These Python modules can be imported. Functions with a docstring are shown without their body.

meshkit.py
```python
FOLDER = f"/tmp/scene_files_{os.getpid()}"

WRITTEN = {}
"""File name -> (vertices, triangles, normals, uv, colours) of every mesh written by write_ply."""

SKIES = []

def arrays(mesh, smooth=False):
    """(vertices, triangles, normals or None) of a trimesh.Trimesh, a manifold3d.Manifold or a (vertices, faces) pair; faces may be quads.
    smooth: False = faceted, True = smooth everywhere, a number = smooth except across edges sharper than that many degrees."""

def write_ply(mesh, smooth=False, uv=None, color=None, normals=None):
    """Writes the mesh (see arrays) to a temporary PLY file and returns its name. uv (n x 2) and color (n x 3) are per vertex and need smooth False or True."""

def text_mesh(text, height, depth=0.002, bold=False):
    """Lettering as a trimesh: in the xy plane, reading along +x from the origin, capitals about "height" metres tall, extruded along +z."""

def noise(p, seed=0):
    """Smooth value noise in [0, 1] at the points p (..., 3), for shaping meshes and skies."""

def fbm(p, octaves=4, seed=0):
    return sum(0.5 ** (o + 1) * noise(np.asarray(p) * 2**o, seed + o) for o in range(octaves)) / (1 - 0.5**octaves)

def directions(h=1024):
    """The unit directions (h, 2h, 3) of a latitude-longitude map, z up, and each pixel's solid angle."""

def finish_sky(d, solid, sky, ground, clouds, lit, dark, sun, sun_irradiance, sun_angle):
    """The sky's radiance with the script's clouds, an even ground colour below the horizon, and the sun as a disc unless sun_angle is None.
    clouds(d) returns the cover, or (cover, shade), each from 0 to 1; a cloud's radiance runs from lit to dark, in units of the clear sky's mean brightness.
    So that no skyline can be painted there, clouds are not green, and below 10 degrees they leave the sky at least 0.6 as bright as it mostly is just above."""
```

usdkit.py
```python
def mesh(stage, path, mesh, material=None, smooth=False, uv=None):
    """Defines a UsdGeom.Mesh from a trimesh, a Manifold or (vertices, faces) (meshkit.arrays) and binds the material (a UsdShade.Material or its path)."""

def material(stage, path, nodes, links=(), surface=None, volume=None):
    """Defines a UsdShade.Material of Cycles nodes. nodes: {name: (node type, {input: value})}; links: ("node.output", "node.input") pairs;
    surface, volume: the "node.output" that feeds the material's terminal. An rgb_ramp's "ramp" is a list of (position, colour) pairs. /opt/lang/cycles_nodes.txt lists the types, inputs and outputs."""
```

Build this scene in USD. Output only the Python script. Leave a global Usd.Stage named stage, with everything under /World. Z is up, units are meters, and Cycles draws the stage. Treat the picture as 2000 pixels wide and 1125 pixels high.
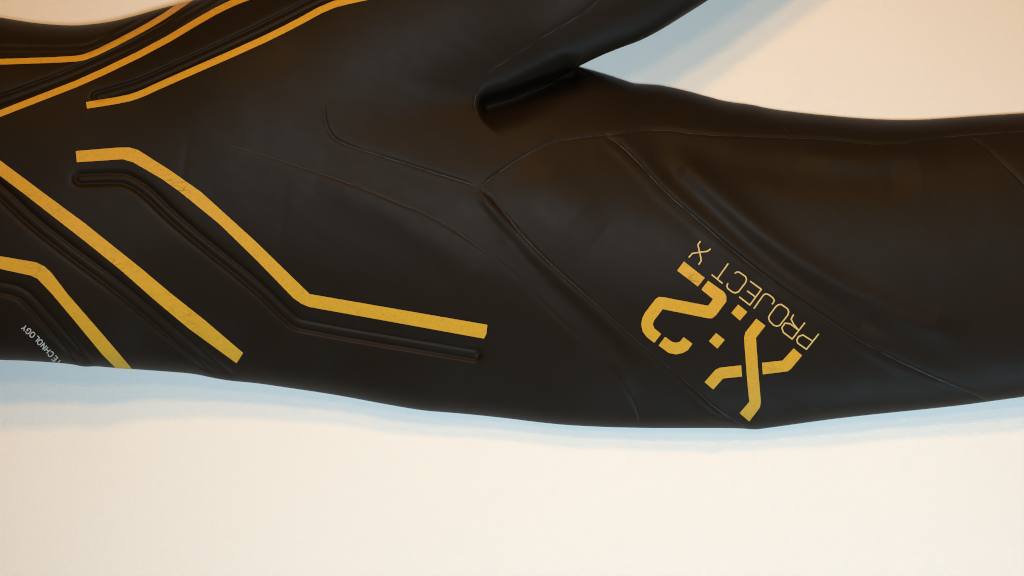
import math
import numpy as np
import shapely
from shapely.geometry import Polygon, LineString, Point
from shapely.ops import unary_union
from scipy import ndimage, sparse
from scipy.sparse.linalg import spsolve
from scipy.spatial import Delaunay
from pxr import Usd, UsdGeom, UsdLux, UsdShade, Gf, Sdf, Vt
import usdkit, meshkit

stage = Usd.Stage.CreateInMemory()
UsdGeom.SetStageUpAxis(stage, UsdGeom.Tokens.z)
UsdGeom.SetStageMetersPerUnit(stage, 1.0)
world = UsdGeom.Xform.Define(stage, '/World')
stage.SetDefaultPrim(world.GetPrim())

# ---------------------------------------------------------------- camera: looks straight down at the surface, frame 0.75 m wide
S = 0.75 / 2000.0            # metres for one unit of the measured drawing on the surface
D = 1.7                      # camera height
cam = UsdGeom.Camera.Define(stage, '/World/camera')
cam.AddTranslateOp().Set(Gf.Vec3d(0, 0, D))
HA = 36.0
cam.CreateHorizontalApertureAttr(HA)
cam.CreateVerticalApertureAttr(HA * 9 / 16)
cam.CreateFocalLengthAttr(HA * D / 0.75)
cam.CreateClippingRangeAttr(Gf.Vec2f(0.05, 50))
cam.CreateExposureAttr(0.0)

# ---------------------------------------------------------------- lamps: two warm bulbs from the upper side, cool window light from the lower side
def lamp(name, pos, target, kind, color, power, size):
    if kind == 'sphere':
        l = UsdLux.SphereLight.Define(stage, '/World/' + name)
        l.CreateRadiusAttr(size)
    else:
        l = UsdLux.RectLight.Define(stage, '/World/' + name)
        l.CreateWidthAttr(size[0]); l.CreateHeightAttr(size[1])
    l.CreateColorAttr(Gf.Vec3f(*color)); l.CreateIntensityAttr(power)
    m = Gf.Matrix4d().SetLookAt(Gf.Vec3d(*pos), Gf.Vec3d(*target), Gf.Vec3d(0.01, 0.02, 1)).GetInverse()
    l.AddTransformOp().Set(m)
    return l

WARM = (0.97, 0.475, 0.095)
COOL = (0.715, 0.875, 0.94)
lamp('warm_lamp', (0.0, 1.32, 2.20), (0, 0, 0), 'sphere', WARM, 180.0, 0.10)
lamp('warm_lamp_001', (0.15, 1.95, 2.20), (0, 0, 0), 'sphere', WARM, 240.0, 0.10)
lamp('warm_lamp_002', (0.1, 0.78, 2.35), (0, 0, 0), 'sphere', WARM, 52.0, 0.12)
cool = lamp('cool_lamp', (0.10, -0.07, 1.80), (0.08, -0.175, 0), 'sphere', COOL, 312.0, 0.09)
sh = UsdLux.ShapingAPI.Apply(cool.GetPrim())
sh.CreateShapingConeAngleAttr(25.5); sh.CreateShapingConeSoftnessAttr(1.0)
lamp('window_light', (0.75, -1.6, 0.55), (0.1, -0.1, 0), 'rect', (0.55, 0.9, 1.15), 11.0, (1.0, 0.5))

# ---------------------------------------------------------------- materials
LK = '/World/Looks/'
def neoprene(name, base, rough, bump=0.25, spec=0.5):
    return usdkit.material(stage, LK + name, {
        'g': ('geometry', {}),
        'n1': ('noise_texture', {'scale': 9.0, 'detail': 4.0, 'roughness': 0.55}),
        'n2': ('noise_texture', {'scale': 900.0, 'detail': 2.0}),
        'n3': ('noise_texture', {'scale': 70.0, 'detail': 5.0, 'roughness': 0.6}),
        'cr': ('rgb_ramp', {'ramp': [(0.3, [c * 0.92 for c in base]), (0.7, [c * 1.08 for c in base])]}),
        'rr': ('map_range', {'from_min': 0.3, 'from_max': 0.7, 'to_min': rough - 0.02, 'to_max': rough + 0.025}),
        'b1': ('bump', {'strength': bump, 'distance': 0.0004}),
        'b2': ('bump', {'strength': bump * 1.2, 'distance': 0.0012}),
        'p': ('principled_bsdf', {'specular_ior_level': spec}),
    }, [('g.position', 'n1.vector'), ('g.position', 'n2.vector'), ('g.position', 'n3.vector'),
        ('n1.fac', 'cr.fac'), ('cr.color', 'p.base_color'), ('n3.fac', 'rr.value'), ('rr.result', 'p.roughness'),
        ('n3.fac', 'b2.height'), ('n2.fac', 'b1.height'), ('b2.normal', 'b1.normal'), ('b1.normal', 'p.normal')], surface='p.BSDF')

def ink(name, base, rough):
    return usdkit.material(stage, LK + name, {
        'g': ('geometry', {}),
        'n1': ('noise_texture', {'scale': 420.0, 'detail': 3.0, 'roughness': 0.7}),
        'n2': ('noise_texture', {'scale': 26.0, 'detail': 3.0}),
        'wn': ('noise_texture', {'scale': 150.0, 'detail': 2.0}),
        'ws': ('vector_math', {'math_type': 'scale', 'scale': 0.006}),
        'wa': ('vector_math', {'math_type': 'add'}),
        'mp': ('mapping', {'scale': (70.0, 260.0, 70.0), 'rotation': (0, 0, 0.15)}),
        'vo': ('voronoi_texture', {'feature': 'distance_to_edge', 'scale': 1.0}),
        'cm': ('map_range', {'from_min': 0.0, 'from_max': 0.07, 'to_min': 1.0, 'to_max': 0.0, 'clamp': True}),
        'mk': ('map_range', {'from_min': 0.57, 'from_max': 0.70, 'to_min': 0.0, 'to_max': 0.55, 'clamp': True}),
        'mu': ('math', {'math_type': 'multiply'}),
        'c1': ('rgb_ramp', {'ramp': [(0.25, [c * 0.78 for c in base]), (0.42, [c * 0.97 for c in base]), (0.75, [min(1, c * 1.06) for c in base])]}),
        'mx': ('mix', {'mix_type': 'mix', 'color2': [c * 0.25 for c in base]}),
        'b1': ('bump', {'strength': 0.35, 'distance': 0.0004, 'invert': True}),
        'p': ('principled_bsdf', {'roughness': rough, 'specular_ior_level': 0.15}),
    }, [('g.position', 'n1.vector'), ('g.position', 'n2.vector'), ('g.position', 'wn.vector'), ('wn.color', 'ws.vector1'),
        ('g.position', 'wa.vector1'), ('ws.vector', 'wa.vector2'), ('wa.vector', 'mp.vector'), ('mp.vector', 'vo.vector'),
        ('vo.distance', 'cm.value'), ('n2.fac', 'mk.value'), ('cm.result', 'mu.value1'), ('mk.result', 'mu.value2'),
        ('n1.fac', 'c1.fac'), ('c1.color', 'mx.color1'), ('mu.value', 'mx.fac'), ('mx.color', 'p.base_color'),
        ('mu.value', 'b1.height'), ('b1.normal', 'p.normal')], surface='p.BSDF')

M_BODY = neoprene('black_neoprene', (0.0128, 0.0083, 0.0048), 0.48, 0.08, 0.075)
M_SEAM = neoprene('glued_seam', (0.013, 0.010, 0.008), 0.40, 0.3, 0.2)
M_GOLD = ink('golden_print', (0.575, 0.305, 0.022), 0.5)
M_GOLD2 = ink('pale_golden_print', (0.60, 0.40, 0.13), 0.5)
M_WHITE = ink('white_print', (0.46, 0.445, 0.42), 0.5)
M_WALL = usdkit.material(stage, LK + 'cream_paint', {
    'g': ('geometry', {}),
    'n1': ('noise_texture', {'scale': 260.0, 'detail': 4.0, 'roughness': 0.65}),
    'n2': ('noise_texture', {'scale': 2.2, 'detail': 3.0}),
    'c': ('rgb_ramp', {'ramp': [(0.3, (0.785, 0.775, 0.755)), (0.7, (0.815, 0.805, 0.79))]}),
    'b': ('bump', {'strength': 0.5, 'distance': 0.0005}),
    'p': ('principled_bsdf', {'roughness': 0.8, 'specular_ior_level': 0.2}),
}, [('g.position', 'n1.vector'), ('g.position', 'n2.vector'), ('n2.fac', 'c.fac'), ('c.color', 'p.base_color'),
    ('n1.fac', 'b.height'), ('b.normal', 'p.normal')], surface='p.BSDF')

def info(prim, label=None, category=None, group=None, kind=None):
    for k, v in (('label', label), ('category', category), ('group', group), ('kind', kind)):
        if v: prim.SetCustomDataByKey(k, v)
    return prim

used = {}
def path_for(parent, name):
    key = (parent, name)
    k = used.get(key, 0); used[key] = k + 1
    return f'{parent}/{name}' + (f'_{k:03d}' if k else '')

def put(parent, name, v, f, mat, normals=None, label=None):
    p = path_for(parent, name)
    m = UsdGeom.Mesh.Define(stage, p)
    m.CreatePointsAttr(Vt.Vec3fArray.FromNumpy(np.ascontiguousarray(v, np.float32)))
    m.CreateFaceVertexCountsAttr(Vt.IntArray.FromNumpy(np.full(len(f), 3, np.int32)))
    m.CreateFaceVertexIndicesAttr(Vt.IntArray.FromNumpy(np.ascontiguousarray(f, np.int32).ravel()))
    m.CreateSubdivisionSchemeAttr('none')
    if normals is not None:
        m.CreateNormalsAttr(Vt.Vec3fArray.FromNumpy(np.ascontiguousarray(normals, np.float32)))
        m.SetNormalsInterpolation('vertex')
    UsdShade.MaterialBindingAPI.Apply(m.GetPrim()).Bind(mat)
    if label: info(m.GetPrim(), label)
    return p

# ---------------------------------------------------------------- the surface the suit lies on
W = 3.0
put('/World', 'backdrop', [(-W, -W, 0), (W, -W, 0), (W, W, 0), (-W, W, 0)], [(0, 1, 2), (0, 2, 3)], M_WALL)
info(stage.GetPrimAtPath('/World/backdrop'), 'plain matte cream white surface behind the black wetsuit', 'backdrop', kind='structure')

# ---------------------------------------------------------------- outline of the suit (measured drawing: u to the right, v downward)
def smooth_line(pts, it=2):
    p = np.asarray(pts, float)
    for _ in range(it):
        q = np.empty((2 * len(p), 2)); a, b = p[:-1], p[1:]
        mid = np.stack([0.75 * a + 0.25 * b, 0.25 * a + 0.75 * b], 1).reshape(-1, 2)
        p = np.vstack([p[:1], mid, p[-1:]])
    return p

lower_edge = [(-600, 690), (-300, 698), (-60, 701), (0, 703), (40, 704), (90, 707), (140, 711), (165, 717), (187, 715), (215, 718), (262, 721), (330, 726), (380, 730),
              (415, 738), (450, 744), (500, 748), (560, 757), (650, 770), (750, 789), (825, 802), (880, 806), (925, 810), (1000, 818), (1060, 826), (1130, 832),
              (1240, 836), (1350, 836), (1440, 836), (1462, 838), (1475, 839), (1492, 837), (1550, 829), (1620, 819), (1700, 810), (1790, 801), (1875, 792), (1940, 783), (2000, 775), (2150, 752), (2350, 730), (2600, 715)]
leg_top = [(2600, 190), (2350, 190), (2150, 203), (2050, 217), (2000, 221), (1950, 224), (1900, 227), (1850, 231), (1780, 235), (1700, 233), (1620, 226), (1550, 219), (1500, 212), (1467, 204),
           (1420, 199), (1380, 188), (1340, 177), (1300, 168), (1270, 165), (1240, 164), (1220, 157), (1180, 144), (1130, 130)]
upper_leg_low = [(1130, 130), (1170, 110), (1215, 92), (1250, 80), (1290, 59), (1330, 34), (1384, 0), (1440, -38), (1520, -95), (1660, -200), (1850, -330), (2050, -460)]
upper_leg_high = [(1800, -760), (1500, -620), (1200, -470), (950, -320), (760, -190), (620, -110), (520, -60), (440, -26), (390, -3), (350, 8), (315, 16), (260, 32), (215, 43), (165, 49), (140, 50),
                  (100, 48), (60, 44), (0, 34), (-80, 20), (-250, 0), (-600, -20)]
sm = lambda p: [tuple(x) for x in smooth_line(p, 2)]
OUT = Polygon(sm(lower_edge) + sm(leg_top) + sm(upper_leg_low)[1:] + sm(upper_leg_high)).buffer(0)
# body with the lower leg / body with the raised upper leg; the second overlaps the first along the crotch fold
P1 = Polygon(sm(lower_edge) + sm(leg_top + [(1080, 112), (1000, 70), (900, 0), (780, -90), (640, -118)])[:] + sm(upper_leg_high)[-60:]).buffer(0)
fold = [(560, 766), (700, 640), (830, 470), (905, 330), (926, 262), (934, 240), (955, 226), (1000, 205), (1060, 170), (1100, 147), (1130, 130)]
P2 = Polygon(sm(lower_edge[:17] + fold)[:-1] + sm(upper_leg_low) + sm(upper_leg_high)).buffer(0)
P1 = P1.intersection(OUT); P2 = P2.intersection(OUT)

# ---------------------------------------------------------------- inflate both outlines (a soft balloon: square root of a Poisson solution)
STEP = 5.0
U0, V0, U1, V1 = -640.0, -800.0, 2640.0, 900.0
gu = np.arange(U0, U1 + 1, STEP); gv = np.arange(V0, V1 + 1, STEP)
GU, GV = np.meshgrid(gu, gv)
def inflate(poly):
    mask = shapely.contains_xy(poly, GU.ravel(), GV.ravel()).reshape(GU.shape)
    idx = -np.ones(mask.shape, int); n = mask.sum(); idx[mask] = np.arange(n)
    rows, cols, vals = [np.arange(n)], [np.arange(n)], [np.full(n, 4.0)]
    for dy, dx in ((0, 1), (0, -1), (1, 0), (-1, 0)):
        nb = np.roll(idx, (-dy, -dx), (0, 1))[mask]
        ok = nb >= 0
        rows.append(np.arange(n)[ok]); cols.append(nb[ok]); vals.append(np.full(ok.sum(), -1.0))
    A = sparse.csr_matrix((np.concatenate(vals), (np.concatenate(rows), np.concatenate(cols))), (n, n))
    phi = np.zeros(mask.shape); phi[mask] = spsolve(A, np.full(n, 2.0 * STEP * STEP))
    d = np.zeros(mask.shape); d[mask] = shapely.distance(poly.exterior, shapely.points(GU[mask], GV[mask]))
    w = (mask & (d > 4)).astype(float)
    q = np.where(w > 0, phi / np.maximum(d, 1e-3), 0)
    q = ndimage.gaussian_filter(q * w, 3) / np.maximum(ndimage.gaussian_filter(w, 3), 1e-6)
    return phi, q
B1, B2 = inflate(P1), inflate(P2)
def sample(r, u, v, order=1):
    return ndimage.map_coordinates(r, [(v - V0) / STEP, (u - U0) / STEP], order=order, mode='nearest')
def balloon(poly, B, u, v):
    inside = shapely.contains_xy(poly, u, v)
    d = shapely.distance(poly.exterior, shapely.points(u, v)) * inside
    t = np.clip((d - 15) / 30, 0, 1); t = t * t * (3 - 2 * t)
    phi = t * np.maximum(sample(B[0], u, v, 3), 0) + (1 - t) * sample(B[1], u, v) * d
    return np.sqrt(np.maximum(phi, 0)), inside, d

# height of the outline above the surface, spread smoothly inside from values along the edge
def spread(keys):
    k = np.array(keys, float)
    w = 1.0 / ((GU[..., None] - k[:, 0]) ** 2 + (GV[..., None] - k[:, 1]) ** 2 + 60.0 ** 2) ** 1.5
    return ndimage.gaussian_filter((w * k[:, 2]).sum(-1) / w.sum(-1), 6)
MID1 = spread([(-500, 690, .045), (-200, 700, .043), (0, 700, .042), (150, 712, .036), (330, 726, .022), (500, 748, .0135), (700, 780, .008), (1000, 818, .0045), (1250, 836, .005), (1470, 838, .006),
               (1700, 810, .010), (1850, 795, .014), (2000, 775, .018), (2400, 725, .022), (2500, 190, .024), (2000, 222, .022), (1700, 233, .020), (1450, 205, .018), (1250, 165, .016), (1130, 130, .016),
               (1000, 70, .016), (800, -80, .025), (400, 0, .042), (0, 34, .042), (-400, 0, .042)])
MID2 = spread([(-500, 690, .045), (-200, 700, .043), (0, 700, .042), (150, 712, .036), (330, 726, .022), (560, 766, .010), (830, 470, .012), (905, 330, .018), (934, 240, .034), (1000, 205, .050), (1130, 130, .062),
               (1250, 80, .063), (1384, 0, .064), (1660, -200, .065), (1400, -560, .06), (950, -320, .055), (620, -110, .045), (400, 0, .042), (0, 34, .042), (-400, 0, .042)])

# ---------------------------------------------------------------- seams, pressed grooves, folds
S1a = [(632, 195), (634, 235), (645, 264), (665, 278), (690, 288), (740, 303), (800, 322), (860, 341), (910, 356), (936, 366)]
S1b = [(936, 366), (958, 384), (980, 410), (1004, 440), (1035, 475), (1067, 508), (1100, 538), (1133, 566), (1180, 608), (1226, 650), (1280, 696), (1320, 728), (1360, 764), (1390, 791), (1412, 808), (1440, 825), (1462, 838)]
S2 = [(360, 262), (470, 288), (560, 318), (640, 343), (710, 368), (780, 397), (830, 417), (880, 444), (950, 492), (1000, 532), (1022, 547), (1050, 582), (1100, 632), (1150, 675), (1187, 714), (1212, 746), (1240, 790), (1252, 836)]
S3 = [(1180, 264), (1210, 282), (1240, 310), (1288, 363), (1310, 385), (1352, 420), (1386, 450), (1420, 480), (1470, 521), (1520, 558), (1570, 593), (1600, 613), (1673, 662), (1740, 698), (1817, 734), (1850, 748), (1890, 765), (1935, 783)]
S4 = [(936, 366), (990, 325), (1037, 297), (1070, 281), (1100, 273), (1162, 266), (1225, 259), (1275, 253), (1312, 255), (1350, 260), (1400, 265), (1450, 266), (1500, 268), (1583, 270), (1633, 272), (1667, 278), (1733, 282), (1800, 275), (1850, 266), (1900, 262), (2000, 256), (2200, 245), (2600, 230)]
S5 = [(944, 150), (970, 130), (1020, 100), (1060, 72), (1095, 52), (1127, 33), (1157, 12), (1170, -8), (1230, -60), (1400, -180)]
S6 = [(1520, 240), (1535, 253), (1552, 268)]
S7 = [(1890, 262), (1917, 280), (1950, 310), (1983, 340), (2010, 372), (2080, 470)]
S8 = [(934, 178), (928, 192), (927, 206), (931, 222), (934, 232)]
SEAMS = {k: smooth_line(v, 2) for k, v in dict(S1a=S1a, S1b=S1b, S2=S2, S3=S3, S4=S4, S5=S5, S6=S6, S7=S7, S8=S8).items()}

G1 = [(157, 350), (236, 347), (258, 355), (288, 374), (336, 422), (395, 472), (500, 556), (569, 624), (590, 635), (926, 692)]
G2 = [(-90, 296), (0, 372), (70, 438), (150, 500), (240, 567), (320, 635), (390, 695), (440, 735)]
G3 = [(-90, 553), (0, 561), (36, 569), (57, 584), (100, 632), (140, 678), (168, 712)]
G4 = [(-90, 99), (0, 98), (150, 99), (180, 93), (240, 62), (300, 30), (340, 8)]
G5 = [(-90, 225), (0, 195), (85, 165), (165, 133), (295, 73), (400, 10), (430, -10)]
G6 = [(190, 188), (262, 168), (296, 154), (490, 66), (560, 31), (620, 0), (650, -10)]
GROOVES = [(smooth_line(G1, 1), 9.5, 1.25, 4.6), (smooth_line(G2, 1), 10.5, 1.2, 4.8), (smooth_line(G3, 1), 10.5, 1.1, 4.6),
           (smooth_line(G4, 1), 6.0, 0.9, 3.6), (smooth_line(G5, 1), 7.0, 1.0, 4.0), (smooth_line(G6, 1), 7.0, 1.0, 4.0)]

def seg_dist(u, v, line):
    """Unsigned distance, signed side (+ below/right of travel), and travelled length at the nearest point of a polyline."""
    line = np.asarray(line, float)
    best = np.full(u.shape, 1e9); side = np.zeros(u.shape); along = np.zeros(u.shape); acc = 0.0
    box = (u > line[:, 0].min() - 160) & (u < line[:, 0].max() + 160) & (v > line[:, 1].min() - 160) & (v < line[:, 1].max() + 160)
    uu, vv = u[box], v[box]
    b, s_, al = best[box], side[box], along[box]
    for (x0, y0), (x1, y1) in zip(line[:-1], line[1:]):
        dx, dy = x1 - x0, y1 - y0; L = math.hypot(dx, dy)
        if L < 1e-6: continue
        t = np.clip(((uu - x0) * dx + (vv - y0) * dy) / (L * L), 0, 1)
        d = np.hypot(uu - x0 - t * dx, vv - y0 - t * dy)
        cr = np.sign(dx * (vv - y0) - dy * (uu - x0))
        m = d < b
        b = np.where(m, d, b); s_ = np.where(m, cr, s_); al = np.where(m, acc + t * L, al)
        acc += L
    best[box], side[box], along[box] = b, s_, al
    return best, side, along, acc

def fade(al, L, a=40.0, b=40.0):
    return np.clip(al / a, 0, 1) * np.clip((L - al) / b, 0, 1)

def detail(u, v):
    """Relief of the suit's own surface in drawing units (outward)."""
    z = np.zeros(u.shape)
    for line, g, amp, w in GROOVES:
        d, s, al, L = seg_dist(u, v, line)
        z -= amp * 3.9 * np.exp(-((d - g) / (0.95 * w)) ** 2)
        z -= amp * 3.2 * np.exp(-(d / (g + 5)) ** 2)
    n = meshkit.noise(np.stack([u / 60, v / 60, 0 * u], -1), 5)
    for k, step, notch in (('S1a', 1.8, 1.2), ('S1b', -2.4, 1.6), ('S2', -1.3, 0.7), ('S3', 6.0, 2.0), ('S4', 2.2, 1.4), ('S5', 1.3, 0.7), ('S7', 1.4, 1.2), ('S6', 0.9, 0.8), ('S8', 0.0, 1.2)):
        d, s, al, L = seg_dist(u, v, SEAMS[k])
        f = fade(al, L, 260 if k == 'S2' else 30, 30 if k != 'S1b' else 5)
        z -= notch * np.exp(-(d / 3.4) ** 2) * (0.6 + 0.8 * n) * f
        sd = d * s
        z += step * 0.5 * -np.tanh(sd / 8.0) * np.exp(-(d / 38.0) ** 2) * f          # one panel sits a little prouder than the next
        if k in ('S1b', 'S3'):
            z += 2.4 * np.exp(-((sd - 13) / 10.0) ** 2) * (0.4 + n) * f
    # soft folds
    for line, amp, w in (([(1300, 290), (1420, 400), (1500, 470), (1580, 528), (1660, 575), (1740, 608), (1880, 662)], 7.0, 27.0),
                         ([(1270, 300), (1380, 400), (1480, 490), (1600, 575), (1740, 655)], -6.0, 24.0),
                         ([(1220, 285), (1330, 300), (1480, 330), (1650, 350), (1800, 345)], -5.0, 34.0),
                         ([(1560, 305), (1700, 318), (1850, 300)], 4.0, 26.0),
                         ([(960, 420), (1060, 540), (1160, 640), (1240, 720)], -5.0, 24.0),
                         ([(1190, 690), (1215, 730), (1238, 775)], 4.0, 13.0),
                         ([(1430, 650), (1520, 720), (1600, 770), (1700, 800)], 4.0, 40.0),
                         ([(1010, 330), (1090, 380), (1180, 450)], 5.0, 60.0),
                         ([(560, 330), (550, 450), (535, 520)], -0.5, 9.0), ([(372, 250), (358, 330), (352, 400)], -0.4, 7.0), ([(352, 600), (400, 690), (430, 742)], -2.5, 14.0),
                         ([(620, 350), (760, 410), (880, 490), (960, 580)], 3.0, 40.0)):
        d, s, al, L = seg_dist(u, v, smooth_line(line, 2))
        z += amp * np.exp(-(d / w) ** 2) * fade(al, L, 60, 60)
    # deep pocket under the raised leg, closed abruptly at its inner end
    d, s, al, L = seg_dist(u, v, [(1105, 144), (1060, 166), (1000, 196), (946, 212)])
    e = np.clip((u - 929 - 0.010 * (v - 200) ** 2) / 20, 0, 1); e = e * e * (3 - 2 * e)
    z -= 85.0 * e * np.exp(-(d / (24.0 - 3.0 * np.tanh(s * d / 6.0))) ** 2)
    # uneven hand-worn surface
    z += 3.2 * (meshkit.fbm(np.stack([u / 190, v / 190, 0 * u], -1), 3, 11) - 0.5)
    a, b = u * 0.8 + v * 0.6, -u * 0.6 + v * 0.8
    z += 0.6 * (meshkit.fbm(np.stack([a / 120, b / 34, 0 * u], -1), 3, 21) - 0.5)
    # fine creasing around the print on the thigh
    k = np.exp(-(((u - 1390) / 150) ** 2 + ((v - 740) / 70) ** 2))
    z += 0.9 * k * (meshkit.fbm(np.stack([(u + .2 * v) / 30, (v - .3 * u) / 5, 0 * u], -1), 2, 31) - 0.5)
    return z

FLAT = 0.47
def height(u, v):
    u = np.asarray(u, float); v = np.asarray(v, float)
    b1, i1, d1 = balloon(P1, B1, u, v)
    b2, i2, d2 = balloon(P2, B2, u, v)
    z1 = np.where(i1, sample(MID1, u, v) + FLAT * S * b1, np.where(i2, -1, sample(MID1, u, v)))
    z2 = np.where(i2, sample(MID2, u, v) + FLAT * S * b2, np.where(i1, -1, sample(MID2, u, v)))
    dE = shapely.distance(OUT.exterior, shapely.points(u, v)) * shapely.contains_xy(OUT, u, v)
    only2 = (~i1) & (~i2)
    z1 = np.where(only2 & (v < 129) & (u > 300), -1, z1); z2 = np.where(only2 & ((v >= 129) & (u > 560)), -1, z2)
    k = 0.008
    h = np.clip(0.5 + 0.5 * (z1 - z2) / k, 0, 1)
    z = z2 * (1 - h) + z1 * h + k * h * (1 - h) * ((z1 > 0) & (z2 > 0))
    return z + S * detail(u, v) * np.clip(dE / 14, 0, 1), dE

def at(u, v, z):
    f = (D - z) / D
    return np.stack([(u - 1000) * S * f, -(v - 562.5) * S * f, z], -1)

# ---------------------------------------------------------------- the suit's skin: one dense sheet over the outline, split along the seams into panels
def densify(line, step):
    ls = LineString(line); n = max(2, int(ls.length / step))
    return np.array([ls.interpolate(t, normalized=True).coords[0] for t in np.linspace(0, 1, n)])
rng = np.random.default_rng(4)
def in_view(p, m=40): return (p[:, 0] > -m) & (p[:, 0] < 2000 + m) & (p[:, 1] > -m)
def ring(d):
    g = OUT.buffer(-d) if d else OUT
    g = g if g.geom_type == 'Polygon' else max(g.geoms, key=lambda q: q.area)
    L = g.exterior.length; t = np.arange(0, L, 2.5)
    p = shapely.get_coordinates(shapely.line_interpolate_point(g.exterior, t))
    keep = in_view(p) | (np.arange(len(p)) % 5 == 0)
    return p[keep]
rings = [ring(d) for d in (0, 0.35, 0.9, 1.8, 3.2, 5.0)]
fx, fy = np.meshgrid(np.arange(-40, 2040, 2.3), np.arange(-40, 850, 2.3))
fine = np.stack([fx.ravel(), fy.ravel()], 1) + rng.uniform(-.25, .25, (fx.size, 2))
cx, cy = np.meshgrid(np.arange(-620, 2620, 12.0), np.arange(-780, 850, 12.0))
coarse = np.stack([cx.ravel(), cy.ravel()], 1) + rng.uniform(-1, 1, (cx.size, 2))
coarse = coarse[~in_view(coarse, 46)]
inner = OUT.buffer(-6.6)
pts = np.vstack([fine, coarse]); pts = pts[shapely.contains_xy(inner, pts[:, 0], pts[:, 1])]
seam_pts = np.vstack([densify(SEAMS[k], 2.0) for k in ('S1a', 'S1b', 'S2', 'S3', 'S4')])
seam_pts = seam_pts[shapely.contains_xy(inner, seam_pts[:, 0], seam_pts[:, 1])]
sl = unary_union([LineString(SEAMS[k]) for k in ('S1a', 'S1b', 'S2', 'S3', 'S4')])
shapely.prepare(sl)
pts = pts[shapely.distance(sl, shapely.points(pts)) > 1.3]
P = np.vstack(rings + [seam_pts, pts]); nB = len(rings[0])
tri = Delaunay(P).simplices
c = P[tri].mean(1)
OUTB = OUT.buffer(0.05)
tri = tri[shapely.contains_xy(OUTB, c[:, 0], c[:, 1])]
zf, dE = height(P[:, 0], P[:, 1])
V = at(P[:, 0], P[:, 1], zf)
def fix_winding(v, f, up=1):
    n = np.cross(v[f[:, 1]] - v[f[:, 0]], v[f[:, 2]] - v[f[:, 0]])
    bad = n[:, 2] * up < 0
    f = f.copy(); f[bad] = f[bad][:, [0, 2, 1]]
    return f
tri = fix_winding(P @ np.array([[1, 0, 0], [0, -1, 0]]), tri)
# back of the suit: coarser sheet that shares the outline
pb, ib = [], None
q = np.stack([cx.ravel(), cy.ravel()], 1); q = q[shapely.contains_xy(OUT.buffer(-9), q[:, 0], q[:, 1])]
PB = np.vstack([P[:nB], ring(2.0), ring(5.0), q])
tb = Delaunay(PB).simplices; c = PB[tb].mean(1); tb = tb[shapely.contains_xy(OUTB, c[:, 0], c[:, 1])]
zo = np.zeros(len(PB)); zo[:nB] = zf[:nB]
from scipy.spatial import cKDTree
nd, ni = cKDTree(P[:nB]).query(PB, 3)
edge_z = (zf[:nB][ni] / (nd + 1)).sum(1) / (1 / (nd + 1)).sum(1)
dB = shapely.distance(OUT.exterior, shapely.points(PB))
t = np.clip(dB / 170, 0, 1); prof = np.sqrt(1 - (1 - t) ** 2)
zo = edge_z * (1 - prof) + 0.0006 * prof
zo[:nB] = zf[:nB]
zo = np.minimum(zo, np.maximum(0.0005, edge_z))
VB = at(PB[:, 0], PB[:, 1], zo); VB[:nB] = V[:nB]
tb = fix_winding(PB @ np.array([[1, 0, 0], [0, -1, 0]]), tb, -1)

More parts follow.
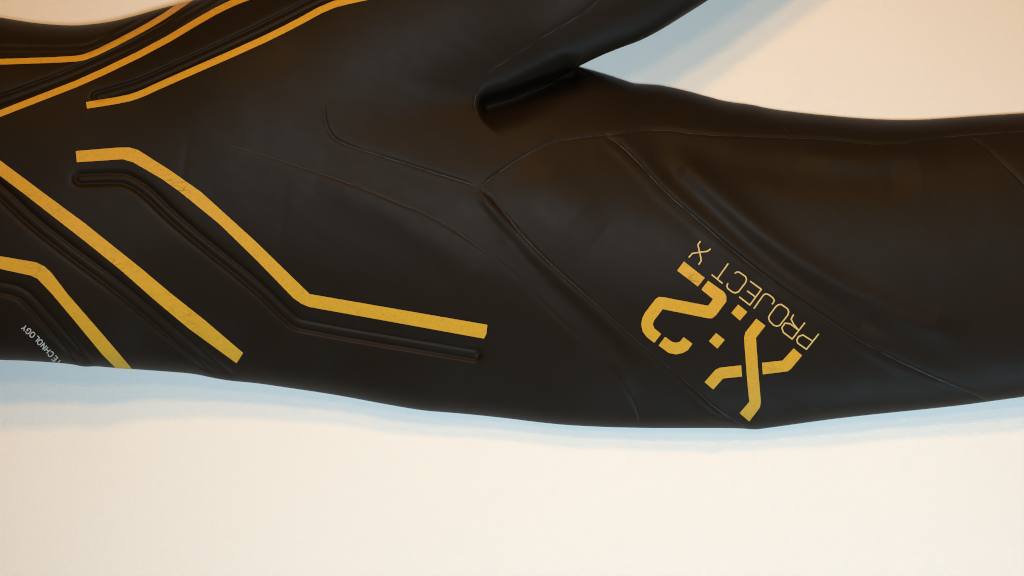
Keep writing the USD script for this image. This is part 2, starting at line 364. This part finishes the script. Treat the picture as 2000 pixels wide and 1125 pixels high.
def vert_normals(v, f):
    n = np.zeros_like(v); fn = np.cross(v[f[:, 1]] - v[f[:, 0]], v[f[:, 2]] - v[f[:, 0]])
    for k in range(3): np.add.at(n, f[:, k], fn)
    return n / np.maximum(np.linalg.norm(n, axis=1, keepdims=True), 1e-20)
N, NB = vert_normals(V, tri), vert_normals(VB, tb)
e = N[:nB] + NB[:nB]; e /= np.maximum(np.linalg.norm(e, axis=1, keepdims=True), 1e-9)
N[:nB] = e; NB[:nB] = e

WS = '/World/wetsuit'
suit = UsdGeom.Xform.Define(stage, WS)
info(suit.GetPrim(), 'black neoprene wetsuit with golden stripes and thigh logo lying on cream surface', 'wetsuit')

L = {k: [tuple(p) for p in v] for k, v in SEAMS.items()}
i3 = int(np.argmin([abs(p[0] - 1180) for p in L['S4']]))
thigh = Polygon(L['S1b'] + [(1462, 900), (1935, 900)] + L['S3'][::-1] + L['S4'][:i3 + 1][::-1]).buffer(0)
knee = Polygon(L['S3'] + [(1935, 900), (2700, 900)] + L['S4'][i3:][::-1]).buffer(0)
side = Polygon(L['S2'] + [(1252, 900), (1462, 900)] + L['S1b'][::-1] + L['S1a'][::-1] + [(600, 200)]).buffer(0)
crotch = Polygon(L['S1a'] + L['S4'] + [(2700, 100), (1135, 100), (1130, 130), (1060, 170), (1000, 205), (955, 226), (934, 236), (926, 205), (944, 150), (900, 110), (700, 120)]).buffer(0)
c = P[tri].mean(1)
lab = np.zeros(len(tri), int)
for k, pg in ((4, side), (3, knee), (2, thigh), (1, crotch)):
    lab[shapely.contains_xy(pg, c[:, 0], c[:, 1])] = k
upper = (lab == 0) & ((c[:, 0] > 930) | ((c[:, 0] > 632) & (c[:, 1] < 120))) & (c[:, 1] < 250) & (c[:, 0] + 1.0 * (c[:, 1] - 150) * 0.6 > 790 - (150 - c[:, 1]) * 0.3)
lab[upper] = 5
for k, (nm, lb) in enumerate((('torso_panel', 'black torso panel pressed with double grooves and golden stripes'), ('inner_leg_panel', 'smooth dark panel running from the crotch along the inner leg'),
                              ('thigh_panel', 'smooth brownish black thigh panel carrying the golden logo'), ('knee_panel', 'plain dark panel at the knee end of the leg'),
                              ('side_panel', 'narrow dark panel between two curved seams beside the thigh'), ('upper_leg_panel', 'raised second leg folded over the crotch'))):
    f = tri[lab == k]
    u_, inv = np.unique(f, return_inverse=True)
    put(WS, nm, V[u_], inv.reshape(-1, 3), M_BODY, N[u_], lb)
put(WS, 'back_panel', VB, tb, M_BODY, NB)

# ---------------------------------------------------------------- things laid onto the skin
def drape(poly, lift, step=2.4):
    """Vertices, triangles and normals of a thin printed film lying on the skin."""
    poly = poly.intersection(OUT.buffer(-0.4))
    vs, fs, ns, base = [], [], [], 0
    for g in (getattr(poly, 'geoms', [poly])):
        if g.is_empty or g.area < 1: continue
        bd = []
        for r in [g.exterior] + list(g.interiors):
            tt = np.arange(0, r.length, 1.2)
            # keep true corners
            co = np.array(r.coords)[:-1]
            p = np.vstack([shapely.get_coordinates(shapely.line_interpolate_point(r, tt)), co])
            s_ = np.array([r.project(Point(x)) for x in p]); o = np.argsort(s_); p = p[o]
            keep = np.r_[True, np.hypot(*np.diff(p, axis=0).T) > 0.05]; p = p[keep]
            if np.hypot(*(p[0] - p[-1])) < 0.05: p = p[:-1]
            bd.append(p)
        x0, y0, x1, y1 = g.bounds
        a, b = np.meshgrid(np.arange(x0, x1, step), np.arange(y0, y1, step))
        q = np.stack([a.ravel(), b.ravel()], 1) + 0.1
        gi = g.buffer(-0.8)
        q = q[shapely.contains_xy(gi, q[:, 0], q[:, 1])] if not gi.is_empty else q[:0]
        p = np.vstack(bd + [q]); f = Delaunay(p).simplices
        cc = p[f].mean(1); f = f[shapely.contains_xy(g, cc[:, 0], cc[:, 1])]
        f = fix_winding(p @ np.array([[1, 0, 0], [0, -1, 0]]), f)
        z, _ = height(p[:, 0], p[:, 1])
        h = 0.8
        zx = (height(p[:, 0] + h, p[:, 1])[0] - height(p[:, 0] - h, p[:, 1])[0]) / (2 * h * S)
        zy = (height(p[:, 0], p[:, 1] + h)[0] - height(p[:, 0], p[:, 1] - h)[0]) / (2 * h * S)
        zx, zy = np.clip(zx, -3, 3), np.clip(zy, -3, 3)
        n = np.stack([-zx, zy, np.ones_like(zx)], 1); n /= np.linalg.norm(n, axis=1, keepdims=True)
        bs = at(p[:, 0], p[:, 1], z); top = bs + n * lift
        vs.append(top); fs.append(f + base); ns.append(n); base += len(p)
        k0 = 0
        for ringp in bd:                                                   # rim
            m = len(ringp); i = np.arange(k0, k0 + m); j = np.roll(i, -1) if False else np.r_[i[1:], i[0]]
            rim_top, rim_bot = top[i], bs[i] - n[i] * 0.0003
            vs += [rim_top, rim_bot]
            e = np.roll(ringp, -1, 0) - np.roll(ringp, 1, 0)
            on = np.stack([e[:, 1], e[:, 0], 0 * e[:, 0]], 1); on /= np.maximum(np.linalg.norm(on, axis=1, keepdims=True), 1e-9)
            ii = np.arange(m); jj = np.r_[ii[1:], 0]
            fr = np.vstack([np.stack([ii, ii + m, jj], 1), np.stack([jj, ii + m, jj + m], 1)])
            fs.append(fr + base); ns += [on, on]; base += 2 * m; k0 += m
    return np.vstack(vs), np.vstack(fs), np.vstack(ns)

def lay(parent, name, poly, mat, lift=0.00030, label=None):
    v, f, n = drape(poly, lift)
    return put(parent, name, v, f, mat, n, label)

def stripe(center, width):
    return LineString(smooth_line(center, 1)).buffer(width / 2, cap_style=2, join_style=1)

stripes = [
    (stripe([(-90, 124), (0, 121), (140, 116.5), (172, 111), (240, 78), (308, 41), (366, 2), (395, -18)], 11), 'thin golden stripe nearest the upper edge of the torso'),
    (stripe([(-90, 258), (0, 222), (90, 187), (170, 156), (305, 91), (408, 29), (450, 8), (480, -4), (560, -30)], 12.5), 'long thin golden stripe second from the upper edge'),
    (stripe([(169, 206), (245, 194), (276, 184), (310, 168), (500, 85), (575, 48), (640, 12), (690, -1), (780, -18)], 13), 'thin golden stripe with a cut end near the torso middle'),
    (Polygon([(148, 295), (233, 288), (253, 288), (270, 293), (333, 333), (393, 375), (500, 472), (605, 574), (952, 634), (950, 652), (945, 661), (603, 599), (589, 593), (573, 582), (500, 507), (427, 436), (353, 376), (317, 350), (260, 317), (240, 311), (150, 317)]), 'longest broad golden stripe bent twice across the torso'),
    (Polygon([(-90, 250), (0, 313), (83, 375), (167, 437), (277, 525), (333, 572), (400, 625), (475, 689), (462, 709), (367, 640), (300, 584), (233, 525), (167, 472), (45, 377), (0, 343), (-90, 282)]), 'straight diagonal golden stripe with wrinkled end'),
    (Polygon([(-90, 488), (0, 500), (70, 512), (87, 520), (100, 532), (133, 575), (200, 652), (265, 728), (236, 728), (220, 712), (200, 692), (143, 623), (100, 572), (73, 544), (60, 538), (0, 525), (-90, 513)]), 'golden stripe bent once and running off the lower edge'),
]
for pg, lb in stripes:
    lay(WS, 'golden_stripe', pg.buffer(-1.2).buffer(1.2), M_GOLD, 0.00032, lb)

A1 = lambda pts: [(1220 + x / 5, 450 + y / 5) for x, y in pts]
A2 = lambda pts: [(1220 + x / 5, 640 + y / 5) for x, y in pts]
soft = lambda pts: Polygon(pts).buffer(-1.0).buffer(2.0, join_style=1).buffer(-1.0)
LG = UsdGeom.Xform.Define(stage, WS + '/logo'); info(LG.GetPrim(), 'large golden printed numeral and letter with two square dots')
LG = WS + '/logo'
lay(LG, 'numeral_stroke', soft(A1([(578, 302), (782, 462), (715, 548), (512, 392)])), M_GOLD)
lay(LG, 'numeral_stroke', soft(A1([(815, 490), (970, 600), (993, 640), (992, 695), (890, 830), (855, 857), (810, 857), (372, 768), (290, 875), (275, 915), (290, 955), (357, 1010), (290, 1097), (215, 1040), (175, 985), (162, 920), (172, 855), (200, 800), (300, 670), (335, 648), (385, 652), (815, 735), (862, 670), (748, 577)])), M_GOLD)
lay(LG, 'numeral_stroke', soft(A2([(395, 87), (460, 135), (500, 145), (540, 135), (575, 90), (662, 155), (620, 215), (570, 245), (500, 260), (430, 245), (330, 172)])), M_GOLD)
lay(LG, 'square_dot', soft(A1([(1108, 722), (1198, 795), (1125, 880), (1040, 805)])), M_GOLD)
lay(LG, 'square_dot', soft(A2([(892, 50), (978, 118), (905, 203), (822, 130)])), M_GOLD)
lay(LG, 'letter_stroke', soft(A2([(1285, -90), (1375, -20), (1282, 98), (1305, 420), (1330, 720), (1322, 775), (1217, 913), (1122, 832), (1217, 722), (1195, 500), (1165, 100), (1178, 45)])), M_GOLD)
lay(LG, 'letter_stroke', soft(A2([(1138, 365), (1147, 475), (960, 495), (865, 602), (780, 530), (885, 410), (930, 388)])), M_GOLD)
lay(LG, 'letter_stroke', soft(A2([(1340, 340), (1540, 320), (1650, 200), (1733, 270), (1625, 400), (1590, 425), (1348, 455)])), M_GOLD)

letters = [  # P R O J E C T  X, thin strokes
    [[(1599, 652), (1575, 682), (1558, 670), (1556, 664), (1560, 657), (1568, 654), (1587, 666)]],
    [[(1572, 630), (1547, 662), (1530, 649), (1527, 640), (1533, 631), (1543, 632), (1560, 645)], [(1550, 614), (1545, 623), (1550, 633), (1560, 645)]],
    [A1([(1500, 725), (1530, 722), (1590, 765), (1603, 795), (1590, 830), (1515, 925), (1485, 935), (1455, 925), (1415, 885), (1405, 850), (1420, 820), (1475, 745), (1500, 725)])],
    [A1([(1262, 762), (1355, 630), (1380, 618), (1410, 628), (1450, 660), (1462, 685), (1440, 722)])],
    [A1([(1225, 495), (1335, 575), (1222, 728), (1118, 648)]), A1([(1195, 590), (1278, 650)])],
    [A1([(1075, 420), (1095, 405), (1120, 408), (1180, 450), (1190, 480), (1180, 510), (1110, 600), (1080, 610), (1050, 600), (1005, 565), (998, 540), (1008, 515)])],
    [A1([(1012, 322), (905, 472)]), A1([(850, 432), (955, 517)])],
    [A1([(740, 105), (715, 140), (735, 225), (748, 295), (722, 335)]), A1([(625, 265), (660, 225), (735, 212), (805, 205), (840, 180)])],
]
UsdGeom.Xform.Define(stage, WS + '/thin_lettering')
info(stage.GetPrimAtPath(WS + '/thin_lettering'), 'thin golden line of letters above the large logo')
for st in letters:
    g = unary_union([LineString(s).buffer(1.4, cap_style=2, join_style=1) for s in st])
    lay(WS + '/thin_lettering', 'letter', g, M_GOLD2, 0.00025)

# small white word at the lower left edge: T E C H N O L O G Y, letters standing on a slightly curved line
GL = {'T': [[(0, 1), (.7, 1)], [(.35, 1), (.35, 0)]], 'E': [[(.6, 1), (0, 1), (0, 0), (.6, 0)], [(0, .5), (.5, .5)]],
      'C': [[(.7, .8), (.5, 1), (.2, 1), (0, .75), (0, .25), (.2, 0), (.5, 0), (.7, .2)]], 'H': [[(0, 0), (0, 1)], [(.65, 0), (.65, 1)], [(0, .5), (.65, .5)]],
      'N': [[(0, 0), (0, 1), (.65, 0), (.65, 1)]], 'O': [[(.2, 1), (0, .75), (0, .25), (.2, 0), (.5, 0), (.7, .25), (.7, .75), (.5, 1), (.2, 1)]],
      'L': [[(0, 1), (0, 0), (.55, 0)]], 'G': [[(.7, .8), (.5, 1), (.2, 1), (0, .75), (0, .25), (.2, 0), (.5, 0), (.7, .2), (.7, .5), (.4, .5)]],
      'Y': [[(0, 1), (.35, .5), (.7, 1)], [(.35, .5), (.35, 0)]]}
UsdGeom.Xform.Define(stage, WS + '/white_lettering')
info(stage.GetPrimAtPath(WS + '/white_lettering'), 'tiny white printed word at the lower edge of the torso')
base = LineString(smooth_line([(121, 706), (113, 699), (100, 684), (80, 662), (62, 645), (46, 632)], 2))
tot = base.length; pos = 0.0; word = 'TECHNOLOGY'; adv = tot / len(word)
for i, ch in enumerate(word):
    s0 = i * adv + 0.8
    a, b = np.array(base.interpolate(s0).coords[0]), np.array(base.interpolate(min(s0 + 6, tot)).coords[0])
    r = (b - a) / max(np.hypot(*(b - a)), 1e-6); up = np.array([r[1], -r[0]])     # reading direction, letter up (v is downward)
    hgt, wid = 10.5, adv * 0.98
    g = unary_union([LineString([tuple(a + r * x * wid + up * y * hgt) for x, y in s]).buffer(0.95, cap_style=2, join_style=1) for s in GL[ch]])
    g = g.intersection(OUT.buffer(-0.6))
    if not g.is_empty and g.area > 4:
        lay(WS + '/white_lettering', 'letter', g, M_WHITE, 0.00022)

# glued seams: low uneven beads along the panel joints
def bead(line, r, fade_in=20, fade_out=20, seed=0):
    p = densify(line, 2.0)
    ok = shapely.contains_xy(OUT.buffer(-3), p[:, 0], p[:, 1]); p = p[ok]
    n = len(p); t = np.gradient(p, axis=0); t /= np.maximum(np.hypot(*t.T)[:, None], 1e-9)
    nr = np.stack([-t[:, 1], t[:, 0]], 1)
    s = np.arange(n) * 2.0
    amp = np.clip(np.minimum(s / fade_in, (s[-1] - s) / fade_out), 0, 1)
    wob = meshkit.fbm(np.stack([s / 22, 0 * s + seed, 0 * s], -1), 3, seed)
    amp = amp * np.clip(0.25 + 1.5 * (wob - 0.25), 0.15, 1.3)
    p = p + nr * ((wob - 0.5) * 1.6)[:, None]
    vs = []
    for a in np.linspace(-1, 1, 7):
        q = p + nr * (a * r * (0.6 + 0.4 * amp))[:, None]
        z = height(q[:, 0], q[:, 1])[0]
        vs.append(at(q[:, 0], q[:, 1], z + S * (r * 0.36 * amp * math.sqrt(max(0, 1 - a * a)) - 0.3 + 0.25 * (1 - abs(a)))))
    V_ = np.stack(vs, 1).reshape(-1, 3); f = []
    for k in range(6):
        i = np.arange(n - 1) * 7 + k
        f += [np.stack([i, i + 7, i + 1], 1), np.stack([i + 1, i + 7, i + 8], 1)]
    f = fix_winding(V_, np.vstack(f))
    return V_, f, vert_normals(V_, f)
for i, (k, r) in enumerate((('S1a', 1.5), ('S1b', 1.8), ('S2', 1.3), ('S3', 1.7), ('S4', 1.8), ('S5', 1.2), ('S6', 1.2), ('S7', 1.4), ('S8', 1.6))):
    v, f, n = bead(SEAMS[k], r, 300 if k == 'S2' else 20, seed=i + 3)
    put(WS, 'seam', v, f, M_SEAM, n)
